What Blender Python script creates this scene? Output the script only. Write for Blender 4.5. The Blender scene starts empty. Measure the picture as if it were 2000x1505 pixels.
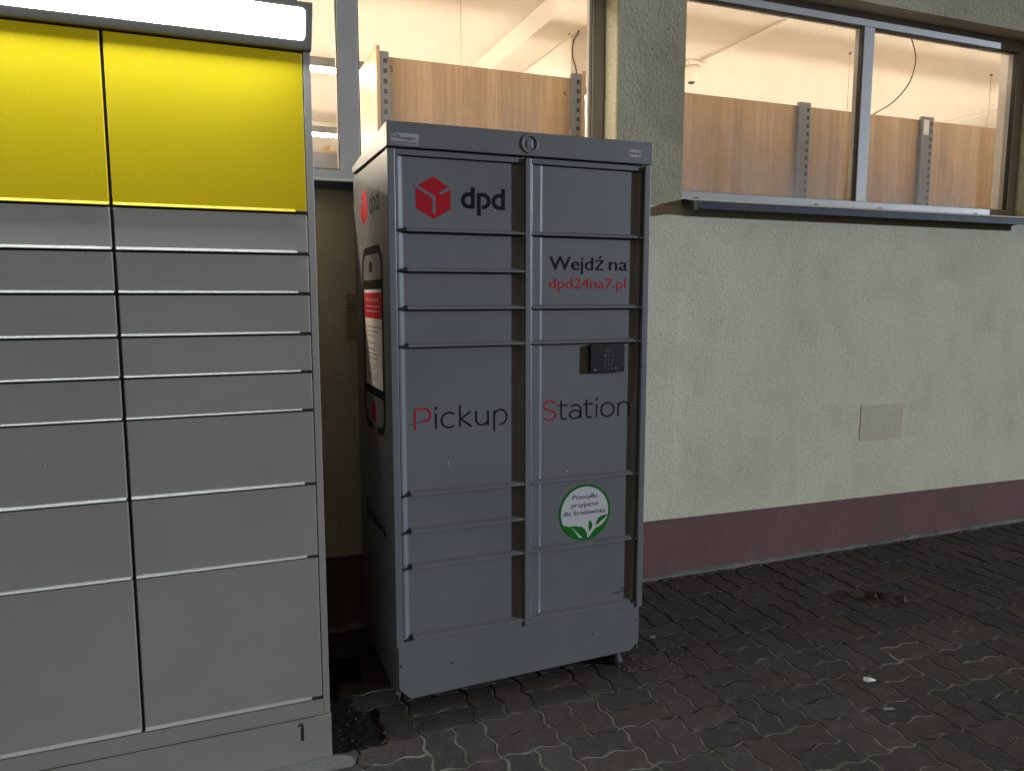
import bpy, math, random
from mathutils import Vector
random.seed(7)
SC = bpy.context.scene
COL = SC.collection
R = math.radians

# ---------------------------------------------------------------- camera, sky, sun, exposure
H = 1.5267                                   # height of the lens above the paving (m)
F_PX, PITCH, YAW = 1463.9, 0.1193, 0.3759    # calibrated on the lockers (pixels of a 2000 px wide frame, radians)
cd = bpy.data.cameras.new('camera'); cam = bpy.data.objects.new('camera', cd); COL.objects.link(cam)
cd.sensor_fit = 'HORIZONTAL'; cd.sensor_width = 36.0; cd.lens = 36.0 * F_PX / 2000.0
cd.clip_start = 0.05; cd.clip_end = 400
cam.location = (0, 0, H); cam.rotation_euler = (math.pi / 2 - PITCH, 0, -YAW)
SC.camera = cam

SUN_DIR = Vector((-2.0, 1.0, -0.3)).normalized()      # a cold lamp far off to the right, low over the street
w = bpy.data.worlds.new('World'); SC.world = w; w.use_nodes = True
wn = w.node_tree.nodes; wl = w.node_tree.links
for n in list(wn): wn.remove(n)
wo = wn.new('ShaderNodeOutputWorld')
sky = wn.new('ShaderNodeTexSky'); sky.sky_type = 'NISHITA'; sky.sun_disc = False
sky.sun_elevation = R(-6.0); sky.sun_rotation = math.atan2(2.0, -1.0)
b1 = wn.new('ShaderNodeBackground'); b1.inputs['Strength'].default_value = 0.05
wl.new(sky.outputs[0], b1.inputs['Color'])
b2 = wn.new('ShaderNodeBackground'); b2.inputs['Color'].default_value = (1.0, 0.82, 0.57, 1); b2.inputs['Strength'].default_value = 0.205   # town glow on the night sky
ad = wn.new('ShaderNodeAddShader'); wl.new(b1.outputs[0], ad.inputs[0]); wl.new(b2.outputs[0], ad.inputs[1]); wl.new(ad.outputs[0], wo.inputs['Surface'])
sd = bpy.data.lights.new('sun', 'SUN'); sun = bpy.data.objects.new('sun', sd); COL.objects.link(sun)
sd.energy = 2.4; sd.angle = R(0.6); sd.color = (0.80, 0.93, 1.10)
sun.rotation_euler = SUN_DIR.to_track_quat('-Z', 'Y').to_euler(); sun.location = (8, -4, 3)
vs = SC.view_settings; vs.view_transform = 'Standard'; vs.look = 'None'; vs.gamma = 1.0; vs.exposure = 0.0; vs.use_curve_mapping = False
SC.cycles.use_denoising = True; SC.cycles.max_bounces = 6; SC.cycles.use_adaptive_sampling = True; SC.cycles.adaptive_threshold = 0.02; SC.cycles.transparent_max_bounces = 12
SC.cycles.diffuse_bounces = 4; SC.cycles.sample_clamp_indirect = 6.0; SC.cycles.caustics_reflective = False; SC.cycles.caustics_refractive = False

# ---------------------------------------------------------------- helpers
def tag(o, label=None, cat=None, group=None, kind=None):
    if label: o['label'] = label
    if cat: o['category'] = cat
    if group: o['group'] = group
    if kind: o['kind'] = kind
    return o
def empty(name, loc, label, cat, group=None):
    o = bpy.data.objects.new(name, None); COL.objects.link(o); o.location = loc
    o.empty_display_size = 0.05
    return tag(o, label, cat, group)
def put(name, me, mat, parent=None, loc=None):
    """link a mesh given in world coordinates; parts keep their world place under their parent"""
    o = bpy.data.objects.new(name, me); COL.objects.link(o)
    if mat is not None and not me.materials: me.materials.append(mat)
    if parent is not None:
        o.parent = parent
        p = parent; off = Vector((0, 0, 0))
        while p is not None: off += p.location; p = p.parent
        o.location = (Vector(loc) if loc else Vector((0, 0, 0))) - off
    elif loc: o.location = loc
    return o
class MB:
    def __init__(s): s.v = []; s.f = []
    def box(s, x0, x1, y0, y1, z0, z1):
        b = len(s.v)
        s.v += [(x0,y0,z0),(x1,y0,z0),(x1,y1,z0),(x0,y1,z0),(x0,y0,z1),(x1,y0,z1),(x1,y1,z1),(x0,y1,z1)]
        s.f += [tuple(b+i for i in q) for q in ((0,3,2,1),(4,5,6,7),(0,1,5,4),(1,2,6,5),(2,3,7,6),(3,0,4,7))]
        return s
    def poly(s, pts):
        b = len(s.v); s.v += list(pts); s.f.append(tuple(range(b, b+len(pts)))); return s
    def prism(s, prof, axis, a0, a1):
        """extrude a closed 2-D profile along an axis: 'x' -> (y,z), 'y' -> (x,z), 'z' -> (x,y)"""
        def P(p, a): return {'x': (a, p[0], p[1]), 'y': (p[0], a, p[1]), 'z': (p[0], p[1], a)}[axis]
        b = len(s.v); n = len(prof)
        s.v += [P(p, a0) for p in prof] + [P(p, a1) for p in prof]
        s.f.append(tuple(range(b, b+n))); s.f.append(tuple(range(b+2*n-1, b+n-1, -1)))
        for i in range(n):
            j = (i+1) % n; s.f.append((b+i, b+n+i, b+n+j, b+j))
        return s
    def tube(s, pts, r, n=8, caps=True):
        pts = [Vector(p) for p in pts]; b = len(s.v); k = len(pts)
        rr = r if isinstance(r, (list, tuple)) else [r]*k
        up = Vector((0.13, 0.31, 0.94))
        for i, p in enumerate(pts):
            d = (pts[min(i+1, k-1)] - pts[max(i-1, 0)]).normalized()
            a = d.cross(up)
            if a.length < 0.05: a = d.cross(Vector((1, 0.2, 0)))
            a.normalize(); c = d.cross(a)
            for j in range(n):
                t = 2*math.pi*j/n; s.v.append(tuple(p + (a*math.cos(t) + c*math.sin(t))*rr[i]))
        for i in range(k-1):
            for j in range(n):
                s.f.append((b+i*n+j, b+i*n+(j+1) % n, b+(i+1)*n+(j+1) % n, b+(i+1)*n+j))
        if caps: s.f.append(tuple(b+j for j in range(n-1, -1, -1))); s.f.append(tuple(b+(k-1)*n+j for j in range(n)))
        return s
    def mesh(s, name, recalc=True):
        me = bpy.data.meshes.new(name); me.from_pydata(s.v, [], s.f); me.update()
        if recalc:
            import bmesh
            bm = bmesh.new(); bm.from_mesh(me); bmesh.ops.recalc_face_normals(bm, faces=bm.faces); bm.to_mesh(me); bm.free()
        return me
    def build(s, name, mat, parent=None, bevel=0, smooth=False, recalc=True):
        me = s.mesh(name, recalc)
        if smooth: me.polygons.foreach_set('use_smooth', [True]*len(me.polygons))
        o = put(name, me, mat, parent)
        if bevel:
            m = o.modifiers.new('bevel', 'BEVEL'); m.width = bevel; m.segments = 2; m.limit_method = 'ANGLE'; m.angle_limit = R(25)
        return o
def smooth_by_angle(o, a=40):
    o.data.shade_smooth() if hasattr(o.data, 'shade_smooth') else None
    try: o.data.set_sharp_from_angle(angle=R(a))
    except Exception: pass

# ---- flat print (lettering, logos) : 2-D shapes laid on a plane
def front(Y):    return lambda a, b: (a, Y, b)                 # a = world x, b = world z, facing the street
def side(X):     return lambda a, b: (X, a, b)                 # a = world y, b = world z, on a left-hand flank
_lift = [0]
def ribbon(mb, pts, t, place, closed=False):
    _lift[0] = (_lift[0]+1) % 7
    e = 0.00006*_lift[0]; place0 = place
    place = (lambda a, b: (lambda p: (p[0], p[1]-e, p[2]))(place0(a, b))) if abs(place0(0, 0)[1]-place0(1, 0)[1]) < 1e-9 else (lambda a, b: (lambda p: (p[0]-e, p[1], p[2]))(place0(a, b)))
    n = len(pts); L = []; Rr = []
    for i in range(n):
        if closed: p0, p2 = pts[(i-1) % n], pts[(i+1) % n]
        else: p0, p2 = pts[max(i-1, 0)], pts[min(i+1, n-1)]
        p = pts[i]
        d1 = Vector((p[0]-p0[0], p[1]-p0[1])); d2 = Vector((p2[0]-p[0], p2[1]-p[1]))
        if d1.length < 1e-9: d1 = d2
        if d2.length < 1e-9: d2 = d1
        d1.normalize(); d2.normalize(); m = d1 + d2
        if m.length < 1e-6: m = d1
        m.normalize(); nrm = Vector((-m.y, m.x)); c = max(0.45, nrm.dot(Vector((-d1.y, d1.x))))
        h = t/2/c
        L.append((p[0]+nrm.x*h, p[1]+nrm.y*h)); Rr.append((p[0]-nrm.x*h, p[1]-nrm.y*h))
    for i in range(n if closed else n-1):
        j = (i+1) % n
        mb.poly([place(*Rr[i]), place(*Rr[j]), place(*L[j]), place(*L[i])])
def arc(cx, cz, rx, rz, a0, a1, n=14):
    return [(cx + rx*math.cos(R(a0+(a1-a0)*i/n)), cz + rz*math.sin(R(a0+(a1-a0)*i/n))) for i in range(n+1)]
def disc(mb, cx, cz, r, place, n=48):
    mb.poly([place(cx + r*math.cos(2*math.pi*i/n), cz + r*math.sin(2*math.pi*i/n)) for i in range(n)])
_txt = {}
def text2d(body, weight=0.0):
    """outline of a word in the built-in face as a flat mesh: verts 2-D, faces"""
    if (body, weight) in _txt: return _txt[(body, weight)]
    c = bpy.data.curves.new('t', 'FONT'); c.body = body; c.size = 1.0; c.resolution_u = 4; c.offset = weight; c.fill_mode = 'FRONT'
    o = bpy.data.objects.new('t', c); COL.objects.link(o)
    dg = bpy.context.evaluated_depsgraph_get(); me = bpy.data.meshes.new_from_object(o.evaluated_get(dg))
    v = [(q.co.x, q.co.y) for q in me.vertices]; f = [tuple(p.vertices) for p in me.polygons]
    bpy.data.objects.remove(o); bpy.data.curves.remove(c); bpy.data.meshes.remove(me)
    _txt[(body, weight)] = (v, f); return v, f
def text(mb, body, a0, a1, b0, b1, place, weight=0.0, flip=False, slope=0.0, top='cap'):
    """fit a word between a0..a1; b0 = baseline, b1 = height of a capital letter"""
    v, f = text2d(body, weight)
    x0 = min(p[0] for p in v); x1 = max(p[0] for p in v); cap = 0.727
    k = len(mb.v)
    for (x, y) in v:
        t = (x-x0)/(x1-x0)
        mb.v.append(place(a0 + (a1-a0)*t, b0 + (b1-b0)*y/cap + slope*t))
    mb.f += [tuple(k+i for i in q) for q in f]
    return mb

# ---------------------------------------------------------------- materials
def mat(name):
    m = bpy.data.materials.new(name); m.use_nodes = True
    nt = m.node_tree; b = nt.nodes['Principled BSDF']; return m, nt, b
def ramp(nt, fac, stops):
    r = nt.nodes.new('ShaderNodeValToRGB'); e = r.color_ramp.elements
    while len(e) < len(stops): e.new(0.5)
    for el, (p, c) in zip(e, stops):
        el.position = p; el.color = (c if len(c) == 4 else (*c, 1))
    nt.links.new(fac, r.inputs['Fac']); return r.outputs['Color']
def noise(nt, scale, detail=4, rough=0.55, vec=None, dist=0.0):
    n = nt.nodes.new('ShaderNodeTexNoise'); n.inputs['Scale'].default_value = scale; n.inputs['Detail'].default_value = detail
    n.inputs['Roughness'].default_value = rough; n.inputs['Distortion'].default_value = dist
    if vec is not None: nt.links.new(vec, n.inputs['Vector'])
    return n.outputs['Fac']
def coords(nt, scale=(1, 1, 1), kind='pos'):
    if kind == 'pos': g = nt.nodes.new('ShaderNodeNewGeometry').outputs['Position']
    else: g = nt.nodes.new('ShaderNodeTexCoord').outputs['Object']
    m = nt.nodes.new('ShaderNodeMapping'); m.inputs['Scale'].default_value = scale
    nt.links.new(g, m.inputs['Vector']); return m.outputs['Vector']
def mix(nt, fac, a, b, mode='MIX'):
    n = nt.nodes.new('ShaderNodeMix'); n.data_type = 'RGBA'; n.blend_type = mode
    for s, v in ((n.inputs['Factor'], fac), (n.inputs['A'], a), (n.inputs['B'], b)):
        if hasattr(v, 'is_linked'): nt.links.new(v, s)
        elif isinstance(v, (int, float)): s.default_value = v
        else: s.default_value = (*v, 1) if len(v) == 3 else v
    return n.outputs['Result']
def bump(nt, h, strength, dist, prev=None):
    b = nt.nodes.new('ShaderNodeBump'); b.inputs['Strength'].default_value = strength; b.inputs['Distance'].default_value = dist
    nt.links.new(h, b.inputs['Height'])
    if prev is not None: nt.links.new(prev, b.inputs['Normal'])
    return b.outputs['Normal']
def plain(name, col, rough=0.5, metal=0.0, spec=0.5):
    m, nt, b = mat(name)
    b.inputs['Base Color'].default_value = (*col, 1); b.inputs['Roughness'].default_value = rough; b.inputs['Metallic'].default_value = metal
    b.inputs['Specular IOR Level'].default_value = spec
    return m
def coated(name, col, rough=0.42, dirt=0.18, bumpy=0.12, spec=0.5, specks=0.0):
    """powder-coated sheet metal: fine orange peel, faint grime, optional pale specks"""
    m, nt, b = mat(name)
    g = coords(nt, (1, 1, 1)); big = noise(nt, 2.3, 5, 0.6, g); fine = noise(nt, 900, 2, 0.5, g); mid = noise(nt, 14, 5, 0.65, coords(nt, (1, 1, 0.35)))
    c = mix(nt, ramp(nt, big, [(0.35, (0, 0, 0)), (0.75, (1, 1, 1))]), col, tuple(x*(1-dirt) for x in col))
    c = mix(nt, ramp(nt, mid, [(0.55, (0, 0, 0)), (0.85, (dirt, dirt, dirt))]), c, tuple(x*0.6+0.03 for x in col))
    if specks:
        sp = noise(nt, 120, 2, 0.5, g)
        c = mix(nt, ramp(nt, sp, [(0.68, (0, 0, 0)), (0.72, (specks, specks, specks))]), c, tuple(min(1, x*1.5+0.08) for x in col))
    nt.links.new(c, b.inputs['Base Color'])
    rr = nt.nodes.new('ShaderNodeMapRange'); nt.links.new(mid, rr.inputs['Value']); rr.inputs['To Min'].default_value = rough-0.07; rr.inputs['To Max'].default_value = rough+0.12
    nt.links.new(rr.outputs[0], b.inputs['Roughness']); b.inputs['Specular IOR Level'].default_value = spec
    nt.links.new(bump(nt, fine, bumpy, 0.0006, bump(nt, big, 0.25, 0.004)), b.inputs['Normal'])
    return m
def stucco(name, col, stain, stain_amt, bump_d=0.004, fine=165):
    m, nt, b = mat(name)
    g = coords(nt); st = coords(nt, (1.0, 1.0, 0.8))
    big = noise(nt, 1.5, 6, 0.62, st, 0.3); med = noise(nt, 6, 6, 0.68, st); grain = noise(nt, fine, 4, 0.6, g, 0.6); pits = noise(nt, fine*0.42, 3, 0.55, g, 1.2)
    c = mix(nt, ramp(nt, big, [(0.42, (0, 0, 0)), (0.66, (stain_amt,)*3)]), col, stain)
    c = mix(nt, ramp(nt, med, [(0.50, (0, 0, 0)), (0.78, (stain_amt*0.8,)*3)]), c, tuple(x*0.8 for x in stain))
    c = mix(nt, ramp(nt, grain, [(0.30, (0.55, 0.55, 0.55)), (0.46, (0, 0, 0))]), c, tuple(x*0.55 for x in stain))
    nt.links.new(c, b.inputs['Base Color']); b.inputs['Roughness'].default_value = 0.93; b.inputs['Specular IOR Level'].default_value = 0.15
    h = nt.nodes.new('ShaderNodeMath'); h.operation = 'ADD'; nt.links.new(grain, h.inputs[0]); nt.links.new(pits, h.inputs[1])
    nt.links.new(bump(nt, h.outputs[0], 0.55, bump_d), b.inputs['Normal'])
    return m
def emit(name, col, s):
    m = bpy.data.materials.new(name); m.use_nodes = True; nt = m.node_tree
    for n in list(nt.nodes): nt.nodes.remove(n)
    e = nt.nodes.new('ShaderNodeEmission'); e.inputs['Color'].default_value = (*col, 1); e.inputs['Strength'].default_value = s
    o = nt.nodes.new('ShaderNodeOutputMaterial'); nt.links.new(e.outputs[0], o.inputs['Surface']); return m

M = {}
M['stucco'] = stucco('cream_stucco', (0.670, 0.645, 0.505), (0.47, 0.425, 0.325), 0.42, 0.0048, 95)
M['plinth'] = stucco('maroon_stucco', (0.178, 0.102, 0.096), (0.12, 0.075, 0.07), 0.5, 0.004, 120)
M['mortar'] = stucco('cement', (0.22, 0.21, 0.20), (0.10, 0.10, 0.09), 0.7, 0.006, 90)
M['grey'] = coated('grey_powder_coat', (0.160, 0.165, 0.175), 0.34, 0.16, 0.10, 0.5, 0.0)
M['grey_side'] = M['grey']
M['steel'] = coated('pale_grey_powder_coat', (0.288, 0.272, 0.246), 0.32, 0.13, 0.08, 0.5, 0.0)
M['yellow'] = coated('yellow_powder_coat', (0.56, 0.405, 0.002), 0.42, 0.06, 0.08, 0.28, 0.22)
M['dark'] = plain('dark_gap', (0.010, 0.010, 0.011), 0.7)
M['gap_grey'] = plain('gap_grey', (0.045, 0.047, 0.046), 0.5)
M['black_plastic'] = plain('black_plastic', (0.008, 0.009, 0.011), 0.35)
M['key'] = plain('grey_key_print', (0.16, 0.17, 0.18), 0.5)
M['black_print'] = plain('black_print', (0.006, 0.006, 0.007), 0.6, 0.0, 0.12)
M['red_print'] = plain('red_print', (0.42, 0.012, 0.022), 0.6, 0.0, 0.12)
M['dull_print'] = plain('dull_ring_print', (0.05, 0.052, 0.06), 0.6, 0.0, 0.12)
M['green_print'] = plain('green_print', (0.008, 0.14, 0.012), 0.6, 0.0, 0.12)
M['white_print'] = plain('white_print', (0.55, 0.54, 0.56), 0.6, 0.0, 0.12)
M['paper'] = plain('paper', (0.60, 0.58, 0.55), 0.7)
M['sticker'] = plain('sticker_film', (0.36, 0.35, 0.36), 0.4)
M['sticker_ink'] = plain('sticker_ink', (0.11, 0.055, 0.065), 0.6, 0.0, 0.12)
M['print_grey'] = plain('print_grey', (0.16, 0.16, 0.155), 0.5)
M['pvc'] = coated('white_window_pvc', (0.42, 0.405, 0.40), 0.42, 0.14, 0.02)
M['gasket'] = plain('rubber_gasket', (0.02, 0.017, 0.014), 0.6)
M['sill'] = coated('dark_sill_sheet', (0.035, 0.043, 0.064), 0.6, 0.3, 0.05, 0.2)
M['inner'] = coated('interior_paint', (0.80, 0.755, 0.69), 0.85, 0.04, 0.02, 0.2)
M['ceiling'] = coated('ceiling_paint', (0.82, 0.785, 0.72), 0.9, 0.05, 0.15, 0.15)
M['shop_floor'] = coated('shop_floor', (0.27, 0.24, 0.20), 0.5, 0.2, 0.02)
M['shop_wall'] = coated('shop_wall_paint', (0.55, 0.50, 0.44), 0.85, 0.05, 0.02, 0.2)
M['white_trunking'] = plain('white_trunking', (0.78, 0.74, 0.68), 0.5)
M['cable'] = plain('black_cable', (0.02, 0.018, 0.016), 0.5)
M['wire'] = plain('steel_wire', (0.30, 0.28, 0.26), 0.4, 0.6)
M['lamp_housing'] = plain('lamp_housing', (0.10, 0.10, 0.10), 0.5)
M['tube'] = emit('lit_tube', (1.0, 0.835, 0.65), 112.0)
M['fill_tube_bright'] = emit('lit_fill_tube_bright', (1.0, 0.84, 0.66), 430.0)  # for the added unseen lamp that lights the grey locker flank
M['fill_tube_dim'] = emit('lit_fill_tube_dim', (1.0, 0.87, 0.72), 17.0)  # for the added unseen lamp that lights the oak backs
M['lightbox'] = emit('lit_lightbox', (0.86, 0.98, 1.0), 130.0)
M['galv'] = coated('galvanised_upright', (0.14, 0.145, 0.16), 0.45, 0.3, 0.05)
M['card'] = coated('cardboard', (0.36, 0.23, 0.12), 0.8, 0.2, 0.05, 0.2)
M['footing'] = stucco('worn_concrete', (0.21, 0.205, 0.19), (0.13, 0.125, 0.11), 0.6, 0.006, 120)
M['rubber'] = plain('foot_plastic', (0.035, 0.037, 0.040), 0.6, 0.0, 0.3)
M['screw'] = plain('screw', (0.12, 0.10, 0.09), 0.35, 0.8)
M['paperwhite'] = plain('paper_scrap', (0.75, 0.78, 0.80), 0.7)
M['leaf'] = coated('dead_leaf', (0.055, 0.038, 0.025), 0.7, 0.4, 0.1, 0.3)

def wood_mat():
    m, nt, b = mat('oak_melamine')
    g = nt.nodes.new('ShaderNodeNewGeometry').outputs['Position']
    sep = nt.nodes.new('ShaderNodeSeparateXYZ'); nt.links.new(g, sep.inputs[0])
    ad_ = nt.nodes.new('ShaderNodeMath'); ad_.operation = 'ADD'; nt.links.new(sep.outputs['X'], ad_.inputs[0]); nt.links.new(sep.outputs['Y'], ad_.inputs[1])
    dv = nt.nodes.new('ShaderNodeMath'); dv.operation = 'MULTIPLY'; dv.inputs[1].default_value = 1/0.092; nt.links.new(ad_.outputs[0], dv.inputs[0])
    fl = nt.nodes.new('ShaderNodeMath'); fl.operation = 'FLOOR'; nt.links.new(dv.outputs[0], fl.inputs[0])
    wn_ = nt.nodes.new('ShaderNodeTexWhiteNoise'); wn_.noise_dimensions = '1D'; nt.links.new(fl.outputs[0], wn_.inputs['W'])
    gv = coords(nt, (26, 26, 1.3)); gr = noise(nt, 1.0, 7, 0.62, gv, 0.8); fg = noise(nt, 1.0, 4, 0.6, coords(nt, (160, 160, 4)))
    c = ramp(nt, wn_.outputs['Value'], [(0.0, (0.35, 0.24, 0.142)), (0.5, (0.41, 0.285, 0.172)), (1.0, (0.48, 0.345, 0.215))])
    c = mix(nt, ramp(nt, gr, [(0.40, (0, 0, 0)), (0.68, (0.50, 0.50, 0.50))]), c, (0.23, 0.140, 0.075))
    c = mix(nt, ramp(nt, fg, [(0.45, (0, 0, 0)), (0.8, (0.35, 0.35, 0.35))]), c, (0.20, 0.125, 0.068))
    nt.links.new(c, b.inputs['Base Color']); b.inputs['Roughness'].default_value = 0.45; b.inputs['Specular IOR Level'].default_value = 0.3
    return m
M['wood'] = wood_mat()
def glass_mat():
    m = bpy.data.materials.new('window_glass'); m.use_nodes = True; nt = m.node_tree
    for n in list(nt.nodes): nt.nodes.remove(n)
    t = nt.nodes.new('ShaderNodeBsdfTransparent'); t.inputs['Color'].default_value = (0.95, 0.97, 0.96, 1)
    gl = nt.nodes.new('ShaderNodeBsdfGlossy'); gl.inputs['Roughness'].default_value = 0.01
    fr = nt.nodes.new('ShaderNodeFresnel'); fr.inputs['IOR'].default_value = 1.5
    m1 = nt.nodes.new('ShaderNodeMixShader'); nt.links.new(fr.outputs[0], m1.inputs[0]); nt.links.new(t.outputs[0], m1.inputs[1]); nt.links.new(gl.outputs[0], m1.inputs[2])
    du = nt.nodes.new('ShaderNodeBsdfDiffuse'); du.inputs['Color'].default_value = (0.6, 0.62, 0.66, 1)     # dust film on the pane
    g = coords(nt); n1 = noise(nt, 3.0, 6, 0.7, g, 0.5); n2 = noise(nt, 60, 4, 0.7, coords(nt, (1, 1, 0.5)))
    f1 = ramp(nt, n1, [(0.40, (0.03, 0.03, 0.03)), (0.75, (0.10, 0.10, 0.10))]); f2 = ramp(nt, n2, [(0.66, (0, 0, 0)), (0.78, (0.16, 0.16, 0.16))])
    fac = mix(nt, 1.0, f1, f2, 'ADD')
    sep = nt.nodes.new('ShaderNodeSeparateXYZ'); nt.links.new(nt.nodes.new('ShaderNodeNewGeometry').outputs['Position'], sep.inputs[0])
    mr = nt.nodes.new('ShaderNodeMapRange'); nt.links.new(sep.outputs['Z'], mr.inputs['Value'])         # rain-splash dirt gathers on the lower glass
    for k_, v_ in (('From Min', 2.05), ('From Max', 2.62), ('To Min', 1.0), ('To Max', 0.0)): mr.inputs[k_].default_value = v_
    n3 = noise(nt, 7.0, 6, 0.7, coords(nt, (1, 1, 0.6)), 0.4); f3 = ramp(nt, n3, [(0.30, (0.05,)*3), (0.72, (0.42,)*3)])
    fac = mix(nt, 1.0, fac, mix(nt, mr.outputs[0], (0, 0, 0), f3), 'ADD')
    m2 = nt.nodes.new('ShaderNodeMixShader'); nt.links.new(fac, m2.inputs[0]); nt.links.new(m1.outputs[0], m2.inputs[1]); nt.links.new(du.outputs[0], m2.inputs[2])
    o = nt.nodes.new('ShaderNodeOutputMaterial'); nt.links.new(m2.outputs[0], o.inputs['Surface']); return m
M['glass'] = glass_mat()
def paver_mat():
    m, nt, b = mat('concrete_paver')
    oi = nt.nodes.new('ShaderNodeObjectInfo').outputs['Random']
    g = coords(nt); big = noise(nt, 1.1, 4, 0.6, g); med = noise(nt, 16, 6, 0.7, g); fine = noise(nt, 260, 3, 0.6, g); sp = noise(nt, 75, 3, 0.6, g)
    c = ramp(nt, oi, [(0.0, (0.058, 0.053, 0.053)), (0.40, (0.070, 0.061, 0.059)), (0.75, (0.084, 0.064, 0.060)), (1.0, (0.088, 0.080, 0.078))])
    c = mix(nt, ramp(nt, big, [(0.36, (0.55,)*3), (0.62, (0, 0, 0))]), c, (0.050, 0.048, 0.046))
    c = mix(nt, ramp(nt, med, [(0.50, (0, 0, 0)), (0.78, (0.55,)*3)]), c, (0.150, 0.138, 0.128))
    c = mix(nt, ramp(nt, sp, [(0.66, (0, 0, 0)), (0.71, (0.6,)*3)]), c, (0.26, 0.25, 0.24))
    dust = noise(nt, 4.5, 6, 0.7, g, 0.6); c = mix(nt, ramp(nt, dust, [(0.56, (0, 0, 0)), (0.76, (0.32,)*3)]), c, (0.125, 0.118, 0.108))
    gsp = noise(nt, 190, 2, 0.5, g); c = mix(nt, ramp(nt, gsp, [(0.62, (0, 0, 0)), (0.70, (0.5,)*3)]), c, (0.21, 0.20, 0.19))
    nt.links.new(c, b.inputs['Base Color']); b.inputs['Roughness'].default_value = 0.92; b.inputs['Specular IOR Level'].default_value = 0.12
    nt.links.new(bump(nt, fine, 0.6, 0.0020, bump(nt, med, 0.3, 0.0025)), b.inputs['Normal'])
    return m
M['paver'] = paver_mat()
def bed_mat():
    m, nt, b = mat('joint_sand_and_moss')
    g = coords(nt); a = noise(nt, 2.2, 5, 0.65, g); f = noise(nt, 140, 4, 0.7, g); mo = noise(nt, 5, 5, 0.7, g)
    c = ramp(nt, f, [(0.28, (0.08, 0.077, 0.066)), (0.50, (0.27, 0.265, 0.235)), (0.75, (0.44, 0.435, 0.39))])
    c = mix(nt, ramp(nt, mo, [(0.48, (0, 0, 0)), (0.62, (0.75,)*3)]), c, (0.085, 0.11, 0.045))
    c = mix(nt, ramp(nt, a, [(0.30, (0.8,)*3), (0.46, (0, 0, 0))]), c, (0.03, 0.028, 0.024))
    nt.links.new(c, b.inputs['Base Color']); b.inputs['Roughness'].default_value = 0.95
    nt.links.new(bump(nt, f, 0.8, 0.006), b.inputs['Normal']); return m
M['bed'] = bed_mat()
M['ground'] = stucco('asphalt', (0.05, 0.05, 0.05), (0.03, 0.03, 0.03), 0.5, 0.004, 120)

# ---------------------------------------------------------------- ground and paving
gm = MB(); gm.poly([(-60, -60, -0.05), (60, -60, -0.05), (60, 60, -0.05), (-60, 60, -0.05)])
tag(gm.build('ground', M['ground'], recalc=False), kind='structure')
YW = 3.3695                                    # face of the shop wall
bm_ = MB(); bx0, bx1, by0, by1, st = -2.6, 7.0, -0.7, YW+0.01, 0.06
nx = int((bx1-bx0)/st); ny = int((by1-by0)/st)
rz = random.Random(3)
for j in range(ny+1):
    for i in range(nx+1):
        x = bx0+(bx1-bx0)*i/nx; y = by0+(by1-by0)*j/ny
        z = -0.0046 + rz.uniform(-0.0025, 0.0012) + 0.0022*math.sin(x*3.1+1.3*math.sin(y*2.7))*math.sin(y*3.7+0.8*math.sin(x*2.1)) - 0.004*max(0, min(1, (y-2.3)/0.6))
        if x < 0.44 and y > 2.3: z = -0.016
        bm_.v.append((x, y, z))
for j in range(ny):
    for i in range(nx):
        a = j*(nx+1)+i; bm_.f.append((a, a+1, a+nx+2, a+nx+1))
pavement = tag(bm_.build('pavement', M['bed'], recalc=False), kind='structure')

P_ = 0.1125; AMP = 0.0082; PX0, PY0 = 2.1798, 1.7366
def wv(t):
    t = t % 1.0
    ks = [(0, 0), (0.16, 0.86), (0.25, 1), (0.34, 0.86), (0.66, -0.86), (0.75, -1), (0.84, -0.86), (1.0, 0)]
    for (a, va), (b, vb) in zip(ks, ks[1:]):
        if t <= b: return va+(vb-va)*(t-a)/(b-a)
    return 0
TS = [0, 0.16, 0.25, 0.34, 0.66, 0.75, 0.84]
def outline(nxp, nyp):
    """interlocking stone of nxp x nyp half-units, zig-zag edges, counter-clockwise"""
    pts = []
    for k in range(nxp):
        for t in TS: pts.append(((k+t)*P_, AMP*wv(t)))
    for k in range(nyp):
        for t in TS: pts.append((nxp*P_ - AMP*wv(t), (k+t)*P_))
    for k in range(nxp-1, -1, -1):
        for t in [1.0]+TS[:0:-1]: pts.append(((k+t)*P_, nyp*P_ + AMP*wv(t)))
    for k in range(nyp-1, -1, -1):
        for t in [1.0]+TS[:0:-1]: pts.append((-AMP*wv(t), (k+t)*P_))
    return pts
def inset(pts, d):
    n = len(pts); out = []
    for i in range(n):
        a, b, c = pts[i-1], pts[i], pts[(i+1) % n]
        e1 = Vector((b[0]-a[0], b[1]-a[1])); e2 = Vector((c[0]-b[0], c[1]-b[1]))
        if e1.length < 1e-9 or e2.length < 1e-9: out.append(b); continue
        e1.normalize(); e2.normalize(); n1 = Vector((-e1.y, e1.x)); n2 = Vector((-e2.y, e2.x)); m = (n1+n2)
        if m.length < 0.2: m = n1
        m.normalize(); k = d/max(0.5, m.dot(n1)); out.append((b[0]+m.x*k, b[1]+m.y*k))
    return out
def clip_y(pts, ymax):
    out = []
    for i in range(len(pts)):
        a, b = pts[i-1], pts[i]
        if (a[1] <= ymax) != (b[1] <= ymax):
            t = (ymax-a[1])/(b[1]-a[1]); out.append((a[0]+(b[0]-a[0])*t, ymax))
        if b[1] <= ymax: out.append(b)
    return out
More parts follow.
